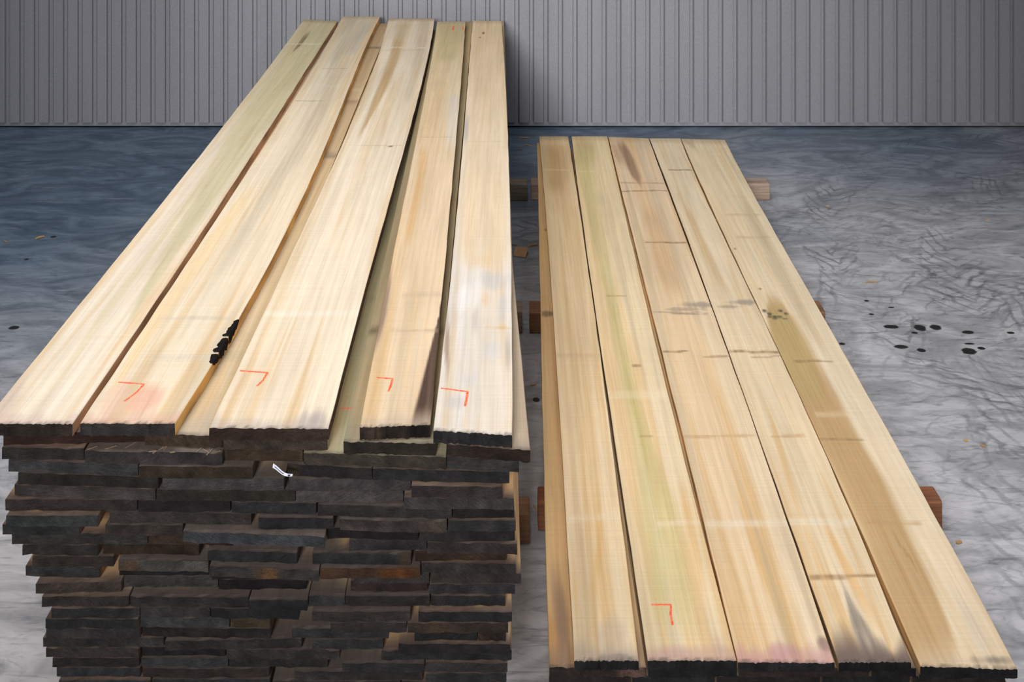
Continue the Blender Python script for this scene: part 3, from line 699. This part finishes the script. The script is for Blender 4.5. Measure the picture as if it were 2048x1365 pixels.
# ------------------------------------------------------------------ the low stack
ZR = 0.1975; PR = 0.0225
r1 = top_board(dict(seed=21.3, left=(196, 158, 108), right=None, mute=.05, flame=.55, base=(240, 216, 176), far=(232, 204, 160), warm=(226, 178, 112), streak=.45, endcol=(176, 160, 148), endstain=.6, farstain=.6,
        bands=[([(1110, 290, 26), (1112, 330, 26), (1115, 380, 20)], (190, 152, 100), .6, .7), ([(1190, 1180, 6), (1200, 1080, 5), (1195, 1000, 3)], (228, 182, 112), .6, .5), ([(1154, 1240, 5), (1146, 1120, 5)], (228, 182, 116), .5, .5)],
        stains=[(1222, 1285, 30, 60, (186, 174, 166), .4), (1240, 1318, 44, 10, (96, 86, 80), .6)],
        lines=[(340, (232, 206, 160), .6, 0, 1, .02), (712, (210, 180, 140), .4, 0, 1, .02), (1035, (240, 222, 190), .45, 0, 1, .02)]),
        [(1148, 1322), (1134, 1074), (1124, 896), (1112, 718), (1105, 629), (1095, 472), (1084, 330), (1078, 273)],
        [(1278, 1322), (1237, 995), (1217, 837), (1197, 679), (1180, 560), (1161, 440), (1146, 330), (1136, 273)], ZR, PR * .96,
        'plain pale board at the left edge of the low stack, browner at its far end', G_LOW, (40, 40, 42))
r2 = top_board(dict(seed=23.9, left=(96, 78, 54), right=None, mute=.05, flame=.55, base=(240, 218, 178), far=(234, 212, 166), warm=(232, 186, 124), streak=.4, endcol=(196, 160, 148), endstain=.7,
        bands=[([(1165, 285, 18), (1168, 330, 17)], (172, 150, 104), .6, .6), ([(1168, 290, 16), (1172, 340, 16), (1186, 420, 11), (1202, 500, 12), (1222, 600, 12), (1255, 760, 15), (1290, 900, 20), (1318, 1030, 38), (1340, 1150, 40), (1350, 1250, 44)], (206, 193, 136), .75, .5),
               ([(1222, 600, 3), (1250, 740, 4), (1300, 940, 4)], (196, 184, 120), .6, .5), ([(1405, 1180, 8), (1385, 1080, 9), (1365, 980, 8)], (232, 184, 116), .6, .5)],
        stains=[(1350, 1305, 50, 22, (206, 168, 156), .6)],
        lines=[(343, (230, 208, 164), .6, 0, 1, .02), (592, (160, 136, 90), .6, .25, .65, .008), (732, (150, 128, 92), .7, .5, .65, .01), (873, (180, 150, 100), .6, .4, .6, .006), (1048, (242, 228, 204), .45, .4, 1, .016), (790, (240, 224, 190), .5, 0, 1, .03)]),
        [(1295, 1322), (1262, 1100), (1247, 1000), (1214, 782), (1195, 650), (1182, 560), (1152, 346), (1143, 273)],
        [(1468, 1322), (1421, 1100), (1393, 1000), (1356, 869), (1304, 679), (1282, 560), (1262, 472), (1228, 330), (1214, 273)], ZR, PR * .96,
        'board with a green streak, second from the left on the low stack', G_LOW, (42, 41, 42))
r3 = top_board(dict(seed=26.2, left=(176, 136, 88), right=None, mute=.05, flame=.55, base=(238, 212, 174), far=(234, 204, 166), warm=(226, 178, 118), streak=.45, endcol=(200, 150, 150), endstain=.7,
        bands=[([(1240, 285, 9), (1258, 320, 10), (1272, 352, 8), (1282, 372, 2)], (134, 104, 82), .8, .5), ([(1225, 285, 6), (1245, 330, 8)], (176, 136, 96), .5, .6), ([(1290, 300, 10), (1290, 280, 14)], (196, 180, 150), .6, .6),
               ([(1300, 420, 20), (1320, 500, 24), (1350, 580, 22)], (206, 168, 128), .6, .7), ([(1540, 1200, 9), (1510, 1100, 8), (1480, 1000, 6)], (230, 182, 116), .6, .5)],
        stains=[(1404, 610, 44, 7, (146, 136, 126), .6), (1365, 619, 56, 4, (150, 136, 122), .5), (1375, 628, 50, 2, (140, 124, 110), .6), (1572, 1304, 46, 22, (190, 140, 150), .45), (1650, 1290, 14, 16, (120, 100, 90), .6)],
        lines=[(382, (150, 112, 80), .8, 0, 1, .009), (485, (140, 106, 76), .8, .2, 1, .008), (366, (170, 130, 94), .5, 0, 1, .01), (702, (136, 104, 72), .8, 0, .4, .007), (715, (150, 120, 84), .7, .6, 1, .008), (872, (196, 158, 112), .5, 0, 1, .01), (1048, (242, 228, 204), .6, 0, 1, .02), (625, (150, 134, 116), .6, 0, .8, .006)]),
        [(1477, 1325), (1413, 1074), (1396, 1000), (1311, 650), (1288, 560), (1237, 362), (1217, 274)],
        [(1665, 1327), (1617, 1150), (1561, 1000), (1531, 916), (1480, 774), (1432, 650), (1401, 551), (1338, 384), (1297, 277)], ZR, PR * .96,
        'middle board of the low stack, dark far streak and pink stained near end', G_LOW, (50, 48, 48))
r4 = top_board(dict(seed=28.8, left=(112, 88, 60), right=None, mute=.05, flame=.55, base=(238, 216, 180), far=(238, 218, 182), warm=(226, 180, 120), streak=.4, endcol=(112, 96, 90), endstain=.9, endreach=1.7,
        bands=[([(1745, 1310, 24), (1722, 1260, 16), (1705, 1220, 8), (1690, 1180, 3)], (110, 100, 98), .7, .5), ([(1740, 1230, 10), (1690, 1130, 9), (1650, 1050, 7)], (230, 178, 112), .7, .5), ([(1375, 420, 6), (1420, 520, 8), (1450, 580, 8)], (214, 182, 136), .6, .6),
               ([(1590, 1000, 6), (1560, 900, 6), (1540, 830, 4)], (226, 178, 110), .5, .5)],
        stains=[(1492, 605, 40, 6, (146, 138, 126), .6), (1458, 614, 30, 4, (150, 138, 122), .5)],
        lines=[(340, (140, 118, 86), .8, .2, 1, .009), (704, (150, 120, 84), .8, 0, 1, .011), (714, (150, 120, 86), .6, .4, 1, .006), (872, (206, 164, 112), .7, .2, .8, .009), (1154, (160, 124, 84), .9, 0, 1, .008), (1045, (242, 230, 206), .6, 0, 1, .02)]),
        [(1676, 1326), (1598, 1100), (1563, 1000), (1483, 774), (1435, 650), (1404, 551), (1340, 384), (1299, 277)],
        [(1822, 1325), (1760, 1160), (1730, 1100), (1691, 1000), (1661, 936), (1609, 817), (1538, 659), (1507, 598), (1431, 440), (1361, 277)], ZR, PR * .96,
        'board fourth from the left on the low stack, charred dark at its near end', G_LOW, (34, 32, 32))
r5 = top_board(dict(seed=31.4, left=(178, 140, 92), right=None, mute=.05, flame=.3, base=(240, 220, 186), far=(240, 220, 184), warm=(224, 190, 136), streak=.3, endcol=(206, 186, 160), endstain=.4,
        bands=[([(1640, 700, 16), (1700, 800, 20), (1790, 950, 24), (1900, 1150, 34), (1975, 1300, 40)], (244, 226, 198), .6, .5), ([(1548, 600, 12), (1562, 640, 26), (1590, 720, 40), (1625, 790, 46), (1675, 880, 44), (1722, 960, 46), (1770, 1060, 44), (1815, 1160, 46), (1850, 1250, 44), (1872, 1328, 46)], (194, 156, 106), 1.0, .25),
               ([(1552, 610, 14), (1575, 680, 30), (1600, 750, 34), (1625, 800, 22)], (188, 172, 112), .6, .5), ([(1475, 310, 9), (1490, 340, 8)], (176, 146, 116), .7, .5), ([(1378, 285, 8), (1384, 292, 5)], (130, 112, 78), .7, .5),
               ([(1960, 1280, 16), (1930, 1220, 10)], (196, 184, 170), .5, .6), ([(1800, 1090, 2), (1822, 1120, 3), (1828, 1130, 1)], (150, 112, 60), .8, .3)],
        stains=[(1990, 1322, 40, 14, (120, 112, 106), .75), (1520, 578, 5, 3, (130, 96, 60), .8), (1470, 498, 4, 3, (140, 104, 66), .8)] +
               [(1528 + 11 * i, 622 + 6 * (i % 3), 5, 3.2, (84, 80, 66), .8) for i in range(5)] + [(1540 + 10 * i, 634 + 4 * (i % 2), 6, 2.4, (104, 96, 74), .8) for i in range(4)],
        lines=[(723, (150, 124, 84), .7, .15, .75, .009), (880, (150, 124, 84), .7, .0, .6, .009), (828, (238, 218, 180), .5, .1, .8, .02), (1046, (190, 150, 100), .5, .1, .8, .008), (430, (200, 176, 136), .4, .2, .9, .02), (475, (200, 176, 136), .4, .2, .9, .02)]),
        [(1843, 1333), (1760, 1152), (1694, 1000), (1663, 936), (1611, 817), (1540, 659), (1509, 598), (1433, 440), (1363, 278)],
        [(2035, 1340), (1890, 1075), (1836, 960), (1717, 758), (1602, 560), (1536, 440), (1489, 352), (1449, 280)], ZR, PR * .96,
        'outer right board of the low stack with a broad brown heartwood band', G_LOW, (40, 39, 40))
crayon(r2, [(1303, 1210.5), (1342, 1210.5), (1341, 1227), (1345, 1251)], ZR)
Z22 = ZR - PR
r21 = top_board(dict(seed=35.1, base=(222, 186, 132), far=(214, 178, 122), warm=(196, 144, 88), streak=.55, endcol=(150, 122, 104), endstain=.6, endreach=2.0,
        bands=[([(1130, 1330, 10), (1122, 1240, 12), (1112, 1150, 10)], (140, 112, 94), .9, .6), ([(1108, 1320, 8), (1104, 1240, 8)], (204, 138, 76), .8, .6)],
        stains=[(1097, 628, 16, 6, (120, 100, 78), .7), (1092, 460, 4, 4, (150, 110, 66), .8)]),
        [(1100, 1335), (1090, 1100), (1085, 800), (1081, 598), (1076.5, 409), (1074, 286)],
        [(1292, 1336), (1255, 1080), (1215, 800), (1190, 640), (1160, 430), (1134, 284)], Z22 - .0003, PR * .96,
        'brownish board of the second tier showing along the left flank of the low stack', G_LOW2, (56, 46, 42), patches=[(.72, .98, (170, 130, 112), .7)], nt=30)
# further tiers of the low stack
SLR = (1063 - 1024) / F
rows = {2: [(1296, 1474, 1357, (40, 38, 38)), (1478, 1738, 1357, (58, 50, 46)), (1743, 1832, 1356, (40, 36, 36)), (1838, 2030, 1358, (44, 42, 42))],
        3: [(1098, 1262, 1372, (54, 46, 42)), (1266, 1430, 1372, (48, 46, 46)), (1434, 1640, 1372, (52, 46, 44)), (1644, 1820, 1372, (44, 42, 42)), (1824, 2010, 1372, (52, 48, 46))],
        4: [(1102, 1290, 1396, (54, 46, 42)), (1294, 1460, 1396, (48, 46, 46)), (1464, 1650, 1396, (52, 46, 44)), (1654, 1840, 1396, (44, 42, 42)), (1844, 2020, 1396, (52, 48, 46))],
        5: [(1100, 1270, 1418, (54, 46, 42)), (1274, 1450, 1418, (48, 46, 46)), (1454, 1660, 1418, (52, 46, 44)), (1664, 1830, 1418, (44, 42, 42)), (1834, 2015, 1418, (52, 48, 46))]}
EDGE_R = [(2035, 1340), (1836, 960), (1602, 560), (1449, 280)]
for k, row in rows.items():
    zt = ZR - (k - 1) * PR
    for i, (u0, u1, v, col) in enumerate(row):
        fl = np.array(at(u0, v, zt - PR)); fr = np.array(at(u1, v, zt - PR))
        far = 5.58 + .03 * hash2(k, i, 5.)
        # boards of this stack fan in like the ones above them
        fx = lambda x: (0.1445 + (x - 0.0845) * 0.936)
        xl = (lambda y, a=fl, e=fx(fl[0]): a[0] + (e - a[0]) * (y - a[1]) / (5.6 - a[1])); xr = (lambda y, a=fr, e=fx(fr[0]) - .002: a[0] + (e - a[0]) * (y - a[1]) / (5.6 - a[1]))
        seed = 50 + k * 5.3 + i * 1.9
        spec = dict(seed=seed, base=(216, 184, 138), endcol=(150, 128, 112), endstain=.8, z=zt)
        sv = np.array([0, .002, .006, .012, .02, .035, .06, .15, .3, .5, .75, 1.0])
        me, org = board_mesh('lumber_board', fl, fr, xl, xr, far, far + .005, zt - .0004, PR - .001, sv, 12, wood_paint(spec), end_paint(col, seed), seed)
        o = link('lumber_board', me, None, org)
        if k == 2:
            tag(o, 'second tier board of the low stack under the ' + ('top board with a green streak', 'middle top board', 'charred top board', 'outer right top board')[i], 'board', G_LOW2)
        else:
            tag(o, 'board in the dark lower tiers of the low stack, under the visible second tier', 'board', 'hidden boards at the bottom of the low stack')

# ------------------------------------------------------------------ timber bearers
def bearer(u0, u1, v, hgt, dep, label, tone, group, x0=None, x1=None, seed=0, tilt=0.0):
    """Square timber lying across; v is the foot of its front face in the photograph."""
    Y = at(1024, v, 0)[1]
    a = (u0 - 1024) * Y / F if x0 is None else x0
    b = (u1 - 1024) * Y / F if x1 is None else x1
    r = np.random.default_rng(seed); ch = .004
    prof = [(0, ch), (ch, 0), (dep - ch, 0), (dep, ch), (dep, hgt - ch), (dep - ch, hgt), (ch * 1.4, hgt), (0, hgt - ch * 1.4)]
    xs = np.concatenate([[0], np.linspace(.004, b - a - .004, 26), [b - a]])
    V, Fc, C = [], [], []
    for i, x in enumerate(xs):
        sh = .0025 if i in (0, len(xs) - 1) else 0
        for (py, pz) in prof:
            cy, cz = dep / 2, hgt / 2
            V.append((x, cy + (py - cy) * (1 - sh / dep * 2) + r.normal(0, .0004), cz + (pz - cz) * (1 - sh / hgt * 2 * (pz > cz)) ))
    n = len(prof)
    for i in range(len(xs) - 1):
        for j in range(n): Fc.append((i * n + j, (i + 1) * n + j, (i + 1) * n + (j + 1) % n, i * n + (j + 1) % n))
    Fc.append(tuple(range(n))[::-1] if False else tuple(range(n))); Fc.append(tuple(range((len(xs) - 1) * n, len(xs) * n))[::-1])
    Va = np.array(V)
    cv = np.array(tone, float) * 0.86 * (0.8 + .4 * fbm(Va[:, 0] * 3, Va[:, 2] * 90 + Va[:, 1] * 90, seed + .3))[:, None]
    corner = lin(np.clip(np.array([cv[i] for f in Fc for i in f]), 0, 255))
    o = link('timber_bearer', mesh('timber_bearer', V, Fc, [BEAM], None, corner), None, (a, Y, 0))
    return tag(o, label, 'timber', group)
def beam_mat():
    m, nt, p = new_mat('bearer_timber'); b = NB(nt)
    tone = b.n('ShaderNodeAttribute', attribute_name='tone').outputs['Color']
    co = b.n('ShaderNodeTexCoord').outputs['Object']
    g = b.noise(b.vmath('MULTIPLY', co, (5, 110, 110)), 1.0, 4, 0.65, .5)
    s = b.n('ShaderNodeVectorMath', operation='SCALE'); b.put(s.inputs[0], tone); b.put(s.inputs['Scale'], b.ramp(g, .25, .75, .7, 1.25))
    b.put(p.inputs['Base Color'], s.outputs[0]); p.inputs['Roughness'].default_value = .8
    b.put(p.inputs['Normal'], b.bump(g, .4, .002)); return m
BEAM = beam_mat()
GB = 'timber bearers under the two stacks'
HB = 0.0849
bearer(0, 1060, 1090, tier_z(24) - .0006, .072, 'timber bearer end sticking out of the tall stack nearest the camera', (160, 118, 86), GB, x0=-0.98, seed=1)
bearer(0, 1045, 668, tier_z(24) - .0006, .08, 'timber bearer end poking out halfway along the tall stack', (164, 138, 116), GB, x0=-1.0, seed=2)
bearer(0, 1055, 403, tier_z(24) - .0006, .07, 'grey timber bearer end at the far end of the tall stack, beside the gap', (134, 124, 108), GB, x0=-1.0, seed=3)
bearer(1076, 1885, 1063, HB, .066, 'brown timber bearer under the near part of the low stack', (156, 98, 66), GB, seed=4)
bearer(1059, 1651, 668, HB, .085, 'timber bearer under the middle of the low stack', (168, 124, 90), GB, seed=5)
bearer(1062, 1540, 401, HB, .075, 'pinkish timber bearer sticking out right of the low stack near the wall', (196, 170, 150), GB, seed=6)

# ------------------------------------------------------------------ small things
def slab(name, x, y, z, L, W, T_, rot, mat, label, cat, group=None, bend=0.0, pitch=0.0, nseg=6):
    """a thin splinter or scrap: a tapered, slightly bent sliver with thickness"""
    V, Fc = [], []
    for i in range(nseg + 1):
        q = i / nseg; w = W * (0.35 + 0.65 * math.sin(math.pi * (0.12 + .76 * q))); zc = bend * 4 * q * (1 - q) * L
        for (sy, sz) in ((-.5, 0), (.5, 0), (.5, 1), (-.5, 1)): V.append(((q - .5) * L, sy * w, zc + sz * T_))
    for i in range(nseg):
        for j in range(4): Fc.append((4 * i + j, 4 * i + (j + 1) % 4, 4 * i + 4 + (j + 1) % 4, 4 * i + 4 + j))
    Fc.append((3, 2, 1, 0)); Fc.append(tuple(4 * nseg + j for j in range(4)))
    o = link(name, mesh(name, V, Fc, [mat]), None, (x, y, z))
    o.rotation_euler = (0, -pitch, rot)
    return tag(o, label, cat, group)
CHIP = plain_mat('fresh_wood_chip', (206, 168, 118), .8, .25, 90)
CHIPO = plain_mat('orange_wood_chip', (192, 146, 96), .8, .25, 90)
CHIPG = plain_mat('dusty_wood_chip', (150, 128, 108), .8, .25, 90)
# shavings lying on the ledge of the third tier
zl = tier_z(2) - .0004
for (u, v, L, a) in [(185, 897, .022, .6), (222, 896, .026, .5), (262, 891, .03, .9), (305, 904, .016, .3), (318, 900, .034, 1.0), (324, 898, .03, .7), (332, 897, .02, 1.3), (400, 900, .022, 1.1), (412, 903, .020, -.6), (420, 905, .024, 1.2), (436, 904, .012, .5), (345, 906, .012, .2)]:
    x, y = at(u, v, zl)
    slab('wood_splinter', x, y, zl + .0006, L, .0022, .001, a, CHIPG, 'wood splinter on the ledge under the second top board of the tall stack', 'splinter', 'splinters on the third tier ledge')
# chips on the floor
for (u, v, L, W, a, mt, lab) in [
    (80, 476, .040, .012, .75, CHIPO, 'orange wood chip on the blue grey floor far left of the tall stack'),
    (11, 484, .026, .008, -.5, CHIPG, 'pale chip near the left end of the floor, beside the orange chip'),
    (1918, 1087, .018, .008, .3, CHIPO, 'small orange chip on the floor right of the near bearer'),
    (1932, 883, .014, .008, .2, CHIP, 'tiny bright chip on the floor below the tyre tracks'),
    (1966, 894, .016, .006, -.4, CHIPO, 'tiny reddish chip on the floor beside the tiny bright chip'),
    (1655, 413, .018, .010, .1, CHIP, 'tiny yellow chip on the floor right of the far pinkish bearer'),
    (1976, 440, .018, .010, .1, CHIP, 'tiny yellow chip in the dark right part of the floor'),
    (1066, 492, .05, .008, .5, CHIPO, 'curled orange shaving behind the scrap in the gap between stacks'),
    (1028, 491, .03, .006, -.1, CHIPG, 'greenish sliver behind the scrap in the gap between stacks'),
    (1071, 1018, .028, .004, -1.1, CHIP, 'pale sliver between the two near bearers'),
    (1066, 772, .02, .005, .3, CHIP, 'curled pale shaving on the gap floor above the dark stain'),
    (1743, 566, .05, .004, .05, CHIPO, 'long thin orange sliver on the floor right of the low stack'),
    (1049, 277, .06, .006, .2, CHIPO, 'orange shaving at the foot of the wall between the stacks'),
    (1056, 292, .05, .006, -.3, CHIPO, 'second orange shaving near the wall between the stacks'),
    (1040, 300, .03, .006, .1, CHIPG, 'pale shaving near the far corner of the tall stack')]:
    x, y = at(u, v, 0)
    slab('wood_chip', x, y, .0005, L, W, .003, a, mt, lab, 'wood chip', 'wood chips on the floor', bend=.06)

# cardboard-like scrap propped up in the gap between the stacks
def scrap():
    C4 = [at(1026, 513, 0), at(1051, 517, 0), at(1057, 498, .02), at(1031, 495, .02)]
    base = np.array([*C4[0], 0.004])
    top = [(C4[0][0], C4[0][1], .004), (C4[1][0], C4[1][1], .004), (C4[2][0], C4[2][1], .024), (C4[3][0], C4[3][1], .022)]
    n = 6; V, Fc = [], []
    P = np.array(top)
    for side in (0, -.003):
        for i in range(n + 1):
            for j in range(n + 1):
                a, b = i / n, j / n
                p = P[0] * (1 - a) * (1 - b) + P[1] * a * (1 - b) + P[2] * a * b + P[3] * (1 - a) * b
                p = p + np.array([0, 0, side + .003 * math.sin(a * 3.1) * b])
                V.append(p - base)
    N = (n + 1) ** 2; id_ = lambda s, i, j: s * N + i * (n + 1) + j
    for i in range(n):
        for j in range(n):
            Fc.append((id_(0, i, j), id_(0, i + 1, j), id_(0, i + 1, j + 1), id_(0, i, j + 1)))
            Fc.append((id_(1, i, j + 1), id_(1, i + 1, j + 1), id_(1, i + 1, j), id_(1, i, j)))
    for i in range(n):
        Fc += [(id_(1, i, 0), id_(1, i + 1, 0), id_(0, i + 1, 0), id_(0, i, 0)), (id_(0, i, n), id_(0, i + 1, n), id_(1, i + 1, n), id_(1, i, n)),
               (id_(0, 0, i), id_(0, 0, i + 1), id_(1, 0, i + 1), id_(1, 0, i)), (id_(1, n, i), id_(1, n, i + 1), id_(0, n, i + 1), id_(0, n, i))]
    o = link('cardboard_scrap', mesh('cardboard_scrap', V, Fc, [plain_mat('brown_card', (186, 150, 116), .8, .12, 60)]), None, base)
    o.location[2] = .0042
    tag(o, 'square brown cardboard scrap lying on the floor in the gap between the stacks', 'scrap')
scrap()

# white plastic tag with blue print stapled into the gap of the fourth tier
def plastic_tag():
    z = tier_z(4)
    a = np.array([*at(545, 932, tier_z(3) - .004), tier_z(3) - .004]); b = np.array([*at(586, 955, z + .004), z + .004])
    a[1] = 2.335; a[0] = (545 - 1024) * a[1] / F; a[2] = H - (934 + V0) * a[1] / F
    b[1] = 2.320; b[0] = (585 - 1024) * b[1] / F; b[2] = H - (951 + V0) * b[1] / F
    root = bpy.data.objects.new('plastic_tag', None); sc.collection.objects.link(root); root.location = b
    tag(root, 'crumpled white plastic tag with blue marks stuck in the dark board ends', 'tag')
    d = a - b; L = np.linalg.norm(d); d /= L; up = np.array([-d[2], 0, d[0]]); up /= np.linalg.norm(up)
    if up[2] < 0: up = -up
    def strip(name, q0, q1, h0, h1, lift, mat, parent):
        V, Fc = [], []; n = 8
        for i in range(n + 1):
            q = q0 + (q1 - q0) * i / n; w = .0045 + .004 * q
            c = d * L * q + np.array([0, -.004 * math.sin(q * 5) - lift, -.003 * math.sin(q * 3.1)])
            for (hh, yy) in ((h0, 0), (h1, 0), (h1, .0006), (h0, .0006)): V.append(c + up * w * hh + np.array([0, yy, 0]))
        for i in range(n):
            for j in range(4): Fc.append((4 * i + j, 4 * i + 4 + j, 4 * i + 4 + (j + 1) % 4, 4 * i + (j + 1) % 4))
        Fc.append((3, 2, 1, 0)[::-1]); Fc.append(tuple(4 * n + j for j in range(4)))
        return link(name, mesh(name, V, Fc, [mat]), parent)
    W_ = plain_mat('white_plastic', (236, 236, 244), .35, .06, 200); B_ = plain_mat('blue_print', (60, 66, 120), .5, .1, 200)
    strip('tag_strip', 0, 1, -.55, .55, 0, W_, root)
    p = strip('printed_mark', .10, .22, -.3, .3, .0004, B_, root); p['label'] = 'blue mark'
    p = strip('printed_mark', .42, .92, -.1, .12, .0004, B_, root); p['label'] = 'blue line'
plastic_tag()
